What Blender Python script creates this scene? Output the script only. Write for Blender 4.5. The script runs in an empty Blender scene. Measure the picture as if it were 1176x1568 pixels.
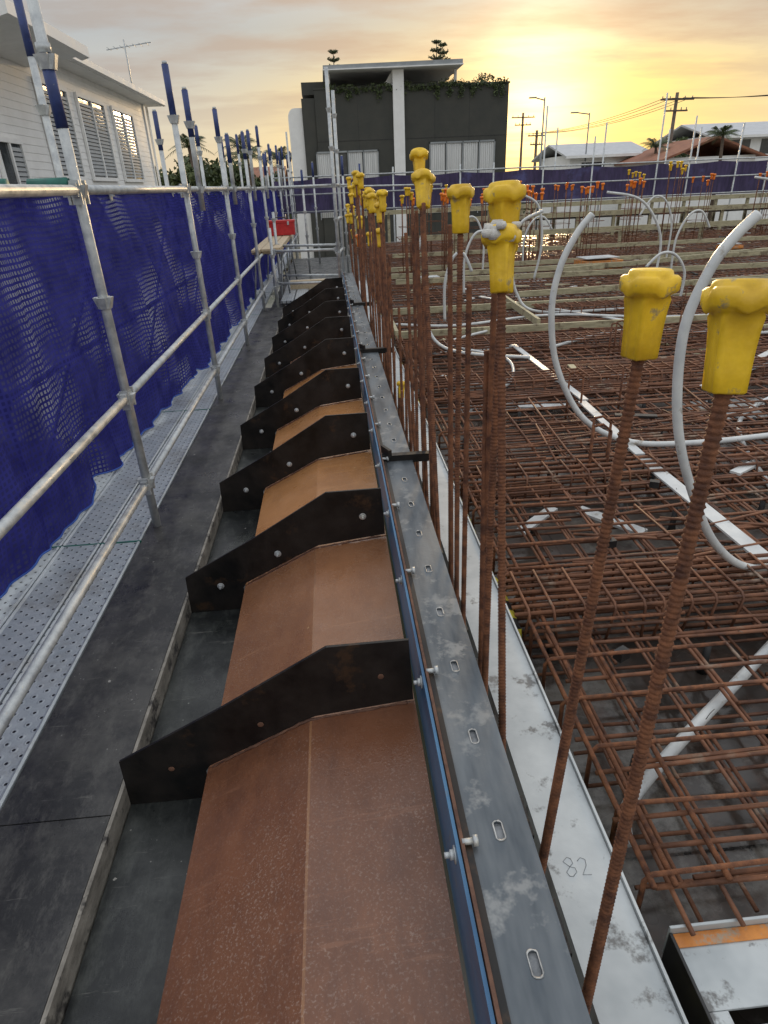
import bpy, math, random
from mathutils import Vector, Matrix
random.seed(7)
rnd=random.uniform
scene=bpy.context.scene
col=scene.collection
SUN_AZ=math.radians(16.3); SUN_EL=math.radians(5.2)
# ------------------------------------------------------------------ materials
def new_mat(name):
    m=bpy.data.materials.new(name); m.use_nodes=True
    nt=m.node_tree; b=nt.nodes['Principled BSDF']
    return m,nt,b
def L(nt,a,b): nt.links.new(a,b)
def math_n(nt,op,a,b=None,c=None,clamp=False):
    n=nt.nodes.new('ShaderNodeMath'); n.operation=op; n.use_clamp=clamp
    for i,x in enumerate((a,b,c)):
        if x is None: continue
        if isinstance(x,(int,float)): n.inputs[i].default_value=x
        else: L(nt,x,n.inputs[i])
    return n.outputs[0]
def ramp(nt,fac,stops):
    r=nt.nodes.new('ShaderNodeValToRGB'); cr=r.color_ramp
    while len(cr.elements)<len(stops): cr.elements.new(0.5)
    for e,(p,c) in zip(cr.elements,stops):
        e.position=p; e.color=(c[0],c[1],c[2],1)
    L(nt,fac,r.inputs[0]); return r.outputs[0]
def mixc(nt,f,a,b,bt='MIX'):
    n=nt.nodes.new('ShaderNodeMix'); n.data_type='RGBA'; n.blend_type=bt
    for s,x in ((n.inputs[0],f),(n.inputs[6],a),(n.inputs[7],b)):
        if isinstance(x,(int,float)): s.default_value=x
        elif isinstance(x,tuple): s.default_value=(x[0],x[1],x[2],1)
        else: L(nt,x,s)
    return n.outputs[2]
def noise(nt,scale,detail=4,rough=.6,stretch=None,vec=None):
    if vec is None:
        tc=nt.nodes.new('ShaderNodeTexCoord'); vec=tc.outputs['Object']
    if stretch:
        mp=nt.nodes.new('ShaderNodeMapping'); mp.inputs['Scale'].default_value=stretch; L(nt,vec,mp.inputs[0]); vec=mp.outputs[0]
    n=nt.nodes.new('ShaderNodeTexNoise'); n.inputs['Scale'].default_value=scale; n.inputs['Detail'].default_value=detail; n.inputs['Roughness'].default_value=rough
    L(nt,vec,n.inputs['Vector']); return n.outputs[0]
def bump(nt,b,h,strength=.3,dist=.01):
    n=nt.nodes.new('ShaderNodeBump'); n.inputs['Strength'].default_value=strength; n.inputs['Distance'].default_value=dist
    L(nt,h,n.inputs['Height']); L(nt,n.outputs[0],b.inputs['Normal'])
def simple(name,c1,c2,scale=6,rough=(.4,.7),metal=0,bs=.15,bscale=None,stretch=None,lo=.35,hi=.65,c3=None,s3=3,t3=.6):
    m,nt,b=new_mat(name)
    n=noise(nt,scale,4,.65,stretch)
    c=ramp(nt,n,[(lo,c1),(hi,c2)])
    if c3:
        n3=noise(nt,s3,5,.7)
        f=ramp(nt,n3,[(t3,(0,0,0)),(min(1,t3+.08),(1,1,1))])
        c=mixc(nt,f,c,c3)
    L(nt,c,b.inputs['Base Color'])
    mr=nt.nodes.new('ShaderNodeMapRange'); mr.inputs[1].default_value=.3; mr.inputs[2].default_value=.7; mr.inputs[3].default_value=rough[0]; mr.inputs[4].default_value=rough[1]
    L(nt,n,mr.inputs[0]); L(nt,mr.outputs[0],b.inputs['Roughness'])
    b.inputs['Metallic'].default_value=metal
    if bs: bump(nt,b,noise(nt,bscale or scale*8,2,.6),bs,.004)
    return m
M={}
M['galv']=simple('galvanised_steel',(.36,.38,.39),(.60,.62,.61),14,(.35,.6),.4,.2,c3=(.58,.56,.50),s3=9,t3=.57)
M['galv_dark']=simple('weathered_steel',(.16,.17,.18),(.33,.34,.35),20,(.4,.7),.5,.3,c3=(.20,.12,.07),s3=12,t3=.62)
M['blue_paint']=simple('blue_sleeve_paint',(.02,.035,.12),(.035,.06,.20),18,(.4,.6),0,.1,c3=(.3,.3,.3),s3=20,t3=.64)
M['green_paint']=simple('green_coupler_paint',(.01,.10,.08),(.02,.16,.12),18,(.4,.6),0,.1)
M['black_steel']=simple('black_steel_plate',(.009,.009,.009),(.030,.024,.020),6,(.28,.6),.3,.1,40,c3=(.06,.035,.02),s3=5,t3=.60)
M['rust']=simple('rusty_rebar',(.075,.028,.015),(.25,.10,.045),26,(.7,.9),.1,.5,200)
M['rust_mesh']=simple('rusty_mesh',(.085,.036,.021),(.27,.120,.064),7,(.5,.85),.15,.4,120,c3=(.30,.22,.16),s3=3,t3=.60)
M['rust_edge']=simple('rusty_edge',(.09,.042,.027),(.20,.10,.06),20,(.6,.8),.1,.2)
M['plate']=simple('mill_steel_plate',(.075,.09,.105),(.18,.20,.215),3,(.28,.6),.5,.15,50,stretch=(3,.6,1),c3=(.25,.26,.26),s3=6,t3=.56)
M['slotrim']=simple('burred_steel',(.30,.30,.29),(.54,.54,.52),40,(.3,.5),.5,.1)
M['bluefilm']=simple('blue_film',(.035,.11,.22),(.09,.22,.37),6,(.3,.5),.15,.1,stretch=(1,.4,1),c3=(.14,.19,.23),s3=8,t3=.60)
M['whiteform']=simple('white_metal_form',(.37,.40,.41),(.57,.60,.60),3,(.35,.6),.1,.1,60,c3=(.17,.17,.165),s3=9,t3=.585)
M['yellowcap']=simple('yellow_plastic',(.62,.37,.010),(.88,.56,.015),12,(.35,.5),0,.25,60,c3=(.38,.28,.12),s3=24,t3=.59)
M['orangecap']=simple('orange_plastic',(.75,.16,.01),(.85,.25,.02),12,(.35,.5),0,.1)
M['mortar']=simple('mortar_splash',(.50,.48,.43),(.68,.66,.62),40,(.7,.9),0,.6)
M['conduit']=simple('white_pvc',(.52,.54,.54),(.68,.69,.67),6,(.3,.45),0,.05,c3=(.36,.33,.28),s3=9,t3=.60)
M['timber']=simple('formwork_timber',(.30,.27,.17),(.50,.45,.29),5,(.6,.8),0,.3,stretch=(1,6,6),c3=(.2,.16,.10),s3=4,t3=.55)
M['plank']=simple('timber_plank',(.42,.32,.20),(.60,.49,.33),7,(.6,.8),0,.3,stretch=(8,1,8))
M['edge']=simple('sawn_ply_edge',(.17,.155,.13),(.36,.33,.28),16,(.7,.9),0,.4,stretch=(1,.5,1),c3=(.06,.055,.05),s3=6,t3=.53)
M['red']=simple('red_paint',(.45,.02,.02),(.60,.03,.03),12,(.35,.5),0,.1)
M['orange']=simple('orange_paint',(.45,.16,.035),(.68,.26,.05),12,(.4,.6),0,.2,c3=(.35,.27,.19),s3=14,t3=.52)
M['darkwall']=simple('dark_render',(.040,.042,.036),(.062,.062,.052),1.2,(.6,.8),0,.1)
M['whitewall']=simple('white_render',(.80,.80,.78),(.88,.88,.86),2,(.6,.8),0,.05)
M['greytrim']=simple('grey_trim',(.25,.27,.28),(.34,.36,.37),2,(.5,.7),0,.05)
M['glass']=simple('window_glass',(.03,.035,.04),(.06,.07,.08),2,(.08,.15),0,0)
M['curtain']=simple('white_curtain',(.46,.47,.46),(.68,.68,.66),2.5,(.7,.9),0,.2,stretch=(14,1,.2))
M['roofmetal']=simple('metal_roofing',(.40,.41,.43),(.52,.53,.54),2,(.4,.6),.1,.1)
M['tile']=simple('terracotta_roof',(.20,.075,.04),(.32,.14,.08),3,(.7,.9),0,.4)
M['wood']=simple('utility_pole_wood',(.10,.075,.055),(.17,.13,.10),5,(.7,.9),0,.3)
M['ground']=simple('suburban_ground',(.09,.10,.06),(.20,.18,.15),.15,(.8,.95),0,.2,2,c3=(.30,.29,.26),s3=.05,t3=.5)
M['bark']=simple('bark',(.07,.05,.035),(.14,.10,.07),8,(.8,.95),0,.4)
M['blackplastic']=simple('black_plastic',(.012,.012,.012),(.03,.03,.03),10,(.4,.6),0,0)
M['louvre']=simple('louvre_grey',(.30,.32,.33),(.40,.42,.43),3,(.5,.7),0,0)
M['wire']=simple('tie_wire',(.10,.09,.08),(.2,.18,.16),30,(.4,.6),.6,0)
def leafmat(name,a,b):
    m,nt,bs=new_mat(name)
    g=nt.nodes.new('ShaderNodeNewGeometry')
    L(nt,ramp(nt,g.outputs['Random Per Island'],[(0,a),(1,b)]),bs.inputs['Base Color'])
    bs.inputs['Roughness'].default_value=.6
    return m
M['leaf']=leafmat('foliage',(.03,.05,.018),(.10,.13,.045))
def brown(name,c1,c2,stain=(.10,.045,.030),samt=.5):
    m,nt,b=new_mat(name)
    n=noise(nt,2.2,6,.65); c=ramp(nt,n,[(.3,c1),(.7,c2)])
    s=noise(nt,150,2,.6); f=ramp(nt,s,[(.55,(0,0,0)),(.68,(1,1,1))])
    dens=ramp(nt,noise(nt,1.4,3,.6),[(.40,(.05,)*3),(.62,(.38,)*3)])
    c=mixc(nt,math_n(nt,'MULTIPLY',f,dens),c,(.55,.43,.35))
    st=noise(nt,1.5,8,.78,(2.2,1,1)); f2=ramp(nt,st,[(.46,(0,0,0)),(.62,(1,1,1))])
    c=mixc(nt,math_n(nt,'MULTIPLY',f2,samt),c,stain)
    sc_=noise(nt,3.0,6,.8,(.5,7,1)); f3=ramp(nt,sc_,[(.59,(0,0,0)),(.64,(1,1,1))])
    c=mixc(nt,math_n(nt,'MULTIPLY',f3,.28),c,(c2[0]*1.5,c2[1]*1.7,c2[2]*1.9))
    v=nt.nodes.new('ShaderNodeTexVoronoi'); v.inputs['Scale'].default_value=4; tc=nt.nodes.new('ShaderNodeTexCoord'); L(nt,tc.outputs['Object'],v.inputs[0])
    c=mixc(nt,math_n(nt,'MULTIPLY',math_n(nt,'LESS_THAN',v.outputs[0],.026),.7),c,(.60,.38,.18))
    L(nt,c,b.inputs['Base Color'])
    r=noise(nt,3.0,6,.7); L(nt,ramp(nt,r,[(.36,(.17,)*3),(.62,(.48,)*3)]),b.inputs['Roughness'])
    bump(nt,b,noise(nt,170,2,.7),.34,.003)
    return m
M['brown']=brown('brown_primed_sheet',(.165,.066,.033),(.245,.103,.052),samt=.55)
M['brown2']=brown('tan_primed_sheet',(.25,.112,.052),(.34,.155,.072),(.16,.07,.04),.4)
M['brown3']=brown('orange_primed_sheet',(.38,.170,.058),(.50,.230,.082),(.22,.10,.045),.3)
M['ridge']=brown('brown_ridge_strip',(.26,.125,.058),(.36,.175,.085),samt=.5)  # narrow strip along the ridge in a lighter brown
def blackply(name,base,dust,amt):
    m,nt,b=new_mat(name)
    n=noise(nt,1.9,8,.76); f=ramp(nt,n,[(.44,(0,0,0)),(.60,(1,1,1))])
    n2=noise(nt,16,6,.8,(1,.4,1)); f2=ramp(nt,n2,[(.50,(0,0,0)),(.66,(1,1,1))])
    c=mixc(nt,math_n(nt,'MULTIPLY',f,amt*.8),base,dust)
    c=mixc(nt,math_n(nt,'MULTIPLY',f2,amt*.9),c,dust)
    tc=nt.nodes.new('ShaderNodeTexCoord')
    v=nt.nodes.new('ShaderNodeTexVoronoi'); v.inputs['Scale'].default_value=7; L(nt,tc.outputs['Object'],v.inputs[0])
    n4=noise(nt,90,2,.5); sp=math_n(nt,'LESS_THAN',math_n(nt,'ADD',v.outputs[0],math_n(nt,'MULTIPLY',n4,.10)),.095)
    c=mixc(nt,math_n(nt,'MULTIPLY',sp,.7),c,(.42,.40,.36))
    v2=nt.nodes.new('ShaderNodeTexVoronoi'); v2.inputs['Scale'].default_value=30; L(nt,tc.outputs['Object'],v2.inputs[0])
    sp2=math_n(nt,'MULTIPLY',math_n(nt,'LESS_THAN',v2.outputs[0],.10),math_n(nt,'GREATER_THAN',n,.54))
    c=mixc(nt,math_n(nt,'MULTIPLY',sp2,.45),c,(.38,.37,.34))
    n5=noise(nt,2.5,5,.85,(1,14,1)); f5=ramp(nt,n5,[(.62,(0,0,0)),(.66,(1,1,1))])
    c=mixc(nt,math_n(nt,'MULTIPLY',f5,.28),c,(.26,.25,.22))
    L(nt,c,b.inputs['Base Color'])
    L(nt,ramp(nt,noise(nt,4,5,.6),[(.35,(.24,)*3),(.65,(.62,)*3)]),b.inputs['Roughness'])
    bump(nt,b,noise(nt,90,3,.6),.15,.003)
    return m
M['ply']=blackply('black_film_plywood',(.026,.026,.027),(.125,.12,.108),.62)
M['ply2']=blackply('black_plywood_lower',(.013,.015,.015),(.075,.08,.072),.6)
def deck():
    m,nt,b=new_mat('slab_deck_plywood')
    tc=nt.nodes.new('ShaderNodeTexCoord')
    br=nt.nodes.new('ShaderNodeTexBrick'); br.offset=.5
    br.inputs['Scale'].default_value=1; br.inputs['Brick Width'].default_value=2.4; br.inputs['Row Height'].default_value=1.2; br.inputs['Mortar Size'].default_value=.006
    br.inputs['Color1'].default_value=(.042,.034,.029,1); br.inputs['Color2'].default_value=(.085,.070,.058,1); br.inputs['Mortar'].default_value=(.010,.009,.008,1)
    L(nt,tc.outputs['Object'],br.inputs['Vector'])
    n=noise(nt,1.6,8,.78); f=ramp(nt,n,[(.48,(0,0,0)),(.58,(1,1,1))])
    c=mixc(nt,math_n(nt,'MULTIPLY',f,.65),br.outputs[0],(.22,.205,.18))
    n2=noise(nt,7,7,.78); f2=ramp(nt,n2,[(.48,(0,0,0)),(.64,(1,1,1))])
    c=mixc(nt,math_n(nt,'MULTIPLY',f2,.65),c,(.085,.05,.036))
    L(nt,c,b.inputs['Base Color'])
    L(nt,ramp(nt,noise(nt,.9,5,.65),[(.42,(.16,)*3),(.60,(.6,)*3)]),b.inputs['Roughness'])
    bump(nt,b,noise(nt,30,4,.6),.25,.004)
    return m
M['deck']=deck()
def perf():
    m,nt,b=new_mat('perforated_steel_plank')
    tc=nt.nodes.new('ShaderNodeTexCoord'); sx=nt.nodes.new('ShaderNodeSeparateXYZ'); L(nt,tc.outputs['Object'],sx.inputs[0])
    def cell(o,p,off=0.0):
        a=math_n(nt,'ADD',math_n(nt,'DIVIDE',o,p),off); fr=math_n(nt,'FRACT',a)
        return math_n(nt,'MULTIPLY',math_n(nt,'SUBTRACT',fr,.5),p), math_n(nt,'FLOOR',a)
    dx,ix=cell(sx.outputs[0],.0375,100)
    dy,iy=cell(math_n(nt,'ADD',sx.outputs[1],math_n(nt,'MULTIPLY',math_n(nt,'MODULO',ix,2),.03)),.060,100)
    d=math_n(nt,'SQRT',math_n(nt,'ADD',math_n(nt,'MULTIPLY',dx,dx),math_n(nt,'MULTIPLY',dy,dy)))
    hole=math_n(nt,'LESS_THAN',d,.0062)
    rim=math_n(nt,'SUBTRACT',1,math_n(nt,'MULTIPLY',math_n(nt,'ABSOLUTE',math_n(nt,'SUBTRACT',d,.009)),160),clamp=True)
    n=noise(nt,9,6,.65); c=ramp(nt,n,[(.3,(.36,.40,.43)),(.7,(.50,.53,.55))])
    n3=noise(nt,3,7,.75); c=mixc(nt,ramp(nt,n3,[(.50,(0,0,0)),(.68,(.8,.8,.8))]),c,(.27,.265,.25))
    c=mixc(nt,hole,c,(.015,.015,.02))
    L(nt,c,b.inputs['Base Color']); b.inputs['Metallic'].default_value=.25; b.inputs['Roughness'].default_value=.42
    bump(nt,b,rim,.5,.003)
    return m
M['perf']=perf()
def netmat(name,c1,c2,pitch,holealpha,trans=.45):
    m=bpy.data.materials.new(name); m.use_nodes=True; nt=m.node_tree; nt.nodes.clear()
    out=nt.nodes.new('ShaderNodeOutputMaterial')
    uv=nt.nodes.new('ShaderNodeUVMap'); sx=nt.nodes.new('ShaderNodeSeparateXYZ'); L(nt,uv.outputs[0],sx.inputs[0])
    def band(o,p,w):
        fr=math_n(nt,'FRACT',math_n(nt,'DIVIDE',o,p)); return math_n(nt,'GREATER_THAN',fr,w)
    hole=math_n(nt,'MULTIPLY',band(sx.outputs[0],pitch,.42),band(sx.outputs[1],pitch,.42))
    big=noise(nt,.9,2,.5,vec=uv.outputs[0])
    ha=ramp(nt,big,[(.52,(holealpha*.10,)*3),(.66,(holealpha,)*3)])
    alpha=math_n(nt,'SUBTRACT',1,math_n(nt,'MULTIPLY',hole,ha))
    nn=noise(nt,5,3,.6,vec=uv.outputs[0]); c=ramp(nt,nn,[(.3,c1),(.7,c2)])
    c=mixc(nt,math_n(nt,'MULTIPLY',hole,.6),c,(c1[0]*.6,c1[1]*.6,c1[2]*.6))
    d=nt.nodes.new('ShaderNodeBsdfDiffuse'); t=nt.nodes.new('ShaderNodeBsdfTranslucent'); L(nt,c,d.inputs[0]); L(nt,c,t.inputs[0])
    mx=nt.nodes.new('ShaderNodeMixShader'); mx.inputs[0].default_value=trans; L(nt,d.outputs[0],mx.inputs[1]); L(nt,t.outputs[0],mx.inputs[2])
    tr=nt.nodes.new('ShaderNodeBsdfTransparent'); m2=nt.nodes.new('ShaderNodeMixShader')
    L(nt,alpha,m2.inputs[0]); L(nt,tr.outputs[0],m2.inputs[1]); L(nt,mx.outputs[0],m2.inputs[2]); L(nt,m2.outputs[0],out.inputs[0])
    return m
M['net']=netmat('blue_shade_net',(.026,.026,.155),(.056,.058,.30),.032,.60)
M['net2']=simple('purple_hoarding_net',(.045,.036,.085),(.085,.065,.15),1.5,(.8,.9),0,.4,9,stretch=(6,1,1),c3=(.10,.10,.24),s3=.6,t3=.56)
M['hem']=simple('light_blue_hem',(.03,.08,.36),(.05,.14,.50),10,(.6,.8),0,.1)
def hazard():
    m,nt,b=new_mat('hazard_tape')
    tc=nt.nodes.new('ShaderNodeTexCoord'); sx=nt.nodes.new('ShaderNodeSeparateXYZ'); L(nt,tc.outputs['Object'],sx.inputs[0])
    a=math_n(nt,'FRACT',math_n(nt,'DIVIDE',math_n(nt,'ADD',sx.outputs[1],sx.outputs[2]),.13))
    n=noise(nt,6,4,.6); a2=math_n(nt,'MULTIPLY',math_n(nt,'LESS_THAN',a,.45),math_n(nt,'GREATER_THAN',n,.46))  # noise blacks out parts of the yellow as painted shadows
    L(nt,mixc(nt,a2,(.012,.012,.012),(.50,.42,.04)),b.inputs['Base Color']); b.inputs['Roughness'].default_value=.5
    return m
M['hazard']=hazard()
# ------------------------------------------------------------------ geometry builder
class B:
    def __init__(s,*mats): s.v=[];s.f=[];s.mi=[];s.mats=list(mats);s.sm=[]
    def add(s,vs,fs,mi=0,smooth=False):
        o=len(s.v); s.v+= [tuple(v) for v in vs]
        for f in fs: s.f.append(tuple(i+o for i in f)); s.mi.append(mi); s.sm.append(smooth)
    def box(s,x0,x1,y0,y1,z0,z1,mi=0):
        s.add([(x0,y0,z0),(x1,y0,z0),(x1,y1,z0),(x0,y1,z0),(x0,y0,z1),(x1,y0,z1),(x1,y1,z1),(x0,y1,z1)],
              [(0,3,2,1),(4,5,6,7),(0,1,5,4),(1,2,6,5),(2,3,7,6),(3,0,4,7)],mi)
    def obox(s,c,hx,hy,hz,rot,mi=0):
        R=Matrix.Rotation(rot,3,'Z') if isinstance(rot,(int,float)) else rot
        vs=[Vector(c)+R@Vector((a*hx,b*hy,d*hz)) for d in(-1,1) for a,b in((-1,-1),(1,-1),(1,1),(-1,1))]
        s.add(vs,[(0,3,2,1),(4,5,6,7),(0,1,5,4),(1,2,6,5),(2,3,7,6),(3,0,4,7)],mi)
    def tube(s,pts,r,n=8,mi=0,caps=True,radii=None):
        pts=[Vector(p) for p in pts]; vs=[];k=len(pts)
        t0=(pts[1]-pts[0]).normalized(); up=Vector((0,0,1)) if abs(t0.z)<.9 else Vector((1,0,0))
        u=t0.cross(up).normalized()
        for i,p in enumerate(pts):
            t=(pts[min(i+1,k-1)]-pts[max(i-1,0)]).normalized()
            u=(u-t*u.dot(t)).normalized(); w=t.cross(u)
            rr=radii[i] if radii else r
            for j in range(n):
                a=2*math.pi*j/n; vs.append(p+(u*math.cos(a)+w*math.sin(a))*rr)
        fs=[]
        for i in range(k-1):
            for j in range(n):
                a=i*n+j;b=i*n+(j+1)%n; fs.append((a,b,b+n,a+n))
        if caps: fs.append(tuple(range(n-1,-1,-1))); fs.append(tuple((k-1)*n+j for j in range(n)))
        s.add(vs,fs,mi,True)
    def prism_y(s,poly,y0,y1,mi=0):
        n=len(poly); vs=[(x,y0,z) for x,z in poly]+[(x,y1,z) for x,z in poly]
        fs=[tuple(range(n)),tuple(range(2*n-1,n-1,-1))]+[(i,i+n,(i+1)%n+n,(i+1)%n) for i in range(n)]
        s.add(vs,fs,mi)
    def prism_x(s,poly,x0,x1,mi=0):
        n=len(poly); vs=[(x0,y,z) for y,z in poly]+[(x1,y,z) for y,z in poly]
        fs=[tuple(range(n)),tuple(range(2*n-1,n-1,-1))]+[(i,i+n,(i+1)%n+n,(i+1)%n) for i in range(n)]
        s.add(vs,fs,mi)
    def make(s,name,parent=None,bevel=0,recalc=True):
        me=bpy.data.meshes.new(name); me.from_pydata(s.v,[],s.f)
        for m in s.mats: me.materials.append(m)
        me.polygons.foreach_set('material_index',s.mi); me.polygons.foreach_set('use_smooth',s.sm); me.update()
        if recalc:
            import bmesh
            bm=bmesh.new(); bm.from_mesh(me); bmesh.ops.recalc_face_normals(bm,faces=bm.faces); bm.to_mesh(me); bm.free()
        o=bpy.data.objects.new(name,me); col.objects.link(o)
        if parent: o.parent=parent
        if bevel:
            mo=o.modifiers.new('bevel','BEVEL'); mo.width=bevel; mo.segments=2; mo.limit_method='ANGLE'; mo.angle_limit=math.radians(40)
        return o
def empty(name):
    e=bpy.data.objects.new(name,None); e.empty_display_size=.2; col.objects.link(e); return e
def smooth_path(P,n=8):
    P=[Vector(p) for p in P]; out=[]
    for i in range(len(P)-1):
        p0=P[max(i-1,0)];p1=P[i];p2=P[i+1];p3=P[min(i+2,len(P)-1)]
        for k in range(n):
            t=k/n; out.append(.5*((2*p1)+(-p0+p2)*t+(2*p0-5*p1+4*p2-p3)*t*t+(-p0+3*p1-3*p2+p3)*t**3))
    out.append(P[-1]); return out
# ------------------------------------------------------------------ ground
b=B(M['ground']); b.add([(-900,-200,-3.6),(900,-200,-3.6),(900,1500,-3.6),(-900,1500,-3.6)],[(0,1,2,3)]); b.make('ground')
# ------------------------------------------------------------------ scaffold walkway planks
XP=-1.14; XO=-1.80
wk=empty('scaffold_walkway')
joints=[-1.0,.78,3.2,5.6,8.0,10.4,12.8,15.2,17.6,20,22.4,24.8]
for i in range(len(joints)-1):
    y0,y1=joints[i]+.006,joints[i+1]-.006
    b=B(M['perf'],M['galv'],M['green_paint'])
    for k in range(3):
        x0=-1.195-.222*(k+1)+.006; x1=-1.195-.222*k
        dz=rnd(-.003,.003)
        b.prism_y([(x0,-.05),(x0,.004+dz),(x0+.008,.010+dz),(x0+.02,.004+dz),(x1-.02,.004+dz),(x1-.008,.010+dz),(x1,.004+dz),(x1,-.05)],y0,y1,0)
    b.box(-1.87,-1.19,y1+.001,y1+.011,-.06,.006,2)
    b.make('steel_planks_%d'%(i+1),wk)
b=B(M['ply'])
y=-1.0
while y<11:
    y1=min(y+2.4,11.2); dx=rnd(-.004,.004); b.box(-1.185+dx,-.825+dx*.3,y+.0015,y1-.0015,-.018,rnd(-.001,.001)); y=y1
b.make('plywood_walkway',bevel=.001)
b=B(M['edge']);b.prism_y([(-.823,-.13),(-.823,.001),(-.811,.001),(-.811,-.13)],-1,11.2)
b.make('plywood_edge_strip')
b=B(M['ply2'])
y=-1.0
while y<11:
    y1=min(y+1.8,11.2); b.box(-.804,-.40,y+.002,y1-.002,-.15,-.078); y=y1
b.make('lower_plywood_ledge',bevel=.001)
# ------------------------------------------------------------------ brown formwork
NB=9; YB=[1.5+1.08*i for i in range(NB)]
b=B(M['brown'],M['ridge'],M['brown2'],M['brown3'])
edges=[-1.0]+YB+[YB[-1]+1.0]
for i in range(len(edges)-1):
    y0,y1=edges[i]+.003,edges[i+1]-.003
    dz=rnd(-.004,.004); mi=[0,2][i] if i<2 else 3
    A=(-.525,.055+dz);R1=(-.174,.2332+dz);R2=(-.167,.235+dz);D=(.165,.272+dz)
    b.prism_y([(-.525,-.078),A,(-.525+.03,A[1]-.03),(-.50,-.078)],y0,y1,mi)
    b.prism_y([A,R1,(R1[0],R1[1]-.02),(A[0]+.01,A[1]-.02)],y0,y1,mi)
    b.prism_y([R1,R2,(R2[0],.215+dz),(R1[0],.21+dz)],y0,y1,1 if i<2 else 3)
    b.prism_y([R2,D,(D[0],D[1]-.02),(R2[0],.215+dz)],y0,y1,mi)
b.make('brown_formwork_channel')
def bolt(b,x,y,z,axis='y',r=.011,mi=1,ln=.02):
    d={'y':Vector((0,-1,0)),'x':Vector((-1,0,0)),'z':Vector((0,0,1))}[axis]; p=Vector((x,y,z))
    b.tube([p,p+d*.003],r*1.6,12,mi); b.tube([p+d*.003,p+d*.012],r,6,mi); b.tube([p+d*.012,p+d*(.012+ln)],r*.55,8,mi)
for i,yb in enumerate(YB):
    b=B(M['black_steel'],M['galv'],M['rust_edge'])
    outl=[(-.805,-.077),(-.798,.125),(-.44,.318),(-.10,.520),(.150,.522),(.160,.283),(-.155,.248),(-.18,.238),(-.515,.072),(-.535,.045),(-.537,-.077)]
    b.prism_y(outl,yb-.005,yb+.005,0)
    b.box(-.79,-.545,yb+.006,yb+.06,-.077,-.069,0)
    w=[]
    for (xa,za),(xb,zb) in (((-.51,.068),(-.18,.236)),((-.18,.236),(.155,.277))):
        for t in range(24): w.append((xa+(xb-xa)*t/24,yb-.007+rnd(-.001,.001),za+(zb-za)*t/24+rnd(-.002,.002)))
    b.tube(w,.004,6,2,True,[rnd(.0025,.006) for _ in w])
    if i==0:
        for x,z in((-.64,.075),(-.33,.235),(.06,.39)): b.tube([(x,yb-.0056,z),(x,yb-.0075,z)],.010,12,2)
    else:
        for x,z in((-.64,.065),(-.35,.22),(.06,.385)): bolt(b,x,yb-.005,z,'y',.0105,1,.012)
    b.make('steel_bracket',bevel=.0012)
# ------------------------------------------------------------------ steel angle beam
eb=empty('steel_angle_beam')
YE=11.2
b=B(M['bluefilm']); b.prism_y([(.176,.25),(.176,.475),(.184,.475),(.184,.25)],-1,YE); b.make('vertical_leg',eb)
b=B(M['rust_edge'],M['black_steel']); b.prism_y([(.1865,.36),(.1865,.482),(.194,.484),(.196,.36)],-1,YE,0); b.prism_y([(.1965,.36),(.1965,.470),(.211,.470),(.211,.36)],-1,YE,1); b.make('rusty_backing_bar',eb)  # second, black bar paints in the shaded gap beside the rusty one
b=B(M['plate'],M['slotrim'],M['galv_dark'])
x0,x1,zt,zb=.212,.348,.462,.452
slots=[]; y=.62
while y<YE-.2: slots.append(y); y+=.27
yy=-1.0; sx0,sx1=.270,.288
for s_ in slots:
    h=.022
    b.box(x0,x1,yy,s_-h,zb,zt,0)
    b.box(x0,sx0,s_-h,s_+h,zb,zt,0); b.box(sx1,x1,s_-h,s_+h,zb,zt,0)
    b.box(sx0,sx1,s_-h,s_+h,zb-.004,zb+.003,2)
    ring=[(.279+.0105*math.cos(a),s_+(.015 if math.sin(a)>0 else -.015)+.009*math.sin(a),zt+.0008) for a in [2*math.pi*k/16 for k in range(17)]]
    b.tube(ring,.0018,5,1,False,[rnd(.0009,.0030) for _ in ring])
    yy=s_+h
b.box(x0,x1,yy,YE,zb,zt,0)
b.box(.340,.348,-1,YE,.33,.4515,0)
b.make('slotted_plate',eb)
b=B(M['galv'])
y=.86
while y<YE:
    bolt(b,.176,y,.44,'x',.012,0,.012); b.tube([(.19,y,.480),(.214,y,.480)],.007,8,0); b.tube([(.214,y,.480),(.224,y,.480)],.013,6,0); y+=.54
b.make('bolts',eb)
b=B(M['black_steel'])
for y in (3.02,5.45,7.9):
    b.box(.19,.47,y,y+.04,.487,.493); b.box(.19,.47,y,y+.006,.45,.486)
    b.obox((.215,y+.025,.51),.008,.045,.02,.4)
b.make('cross_cleats',eb)
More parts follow.
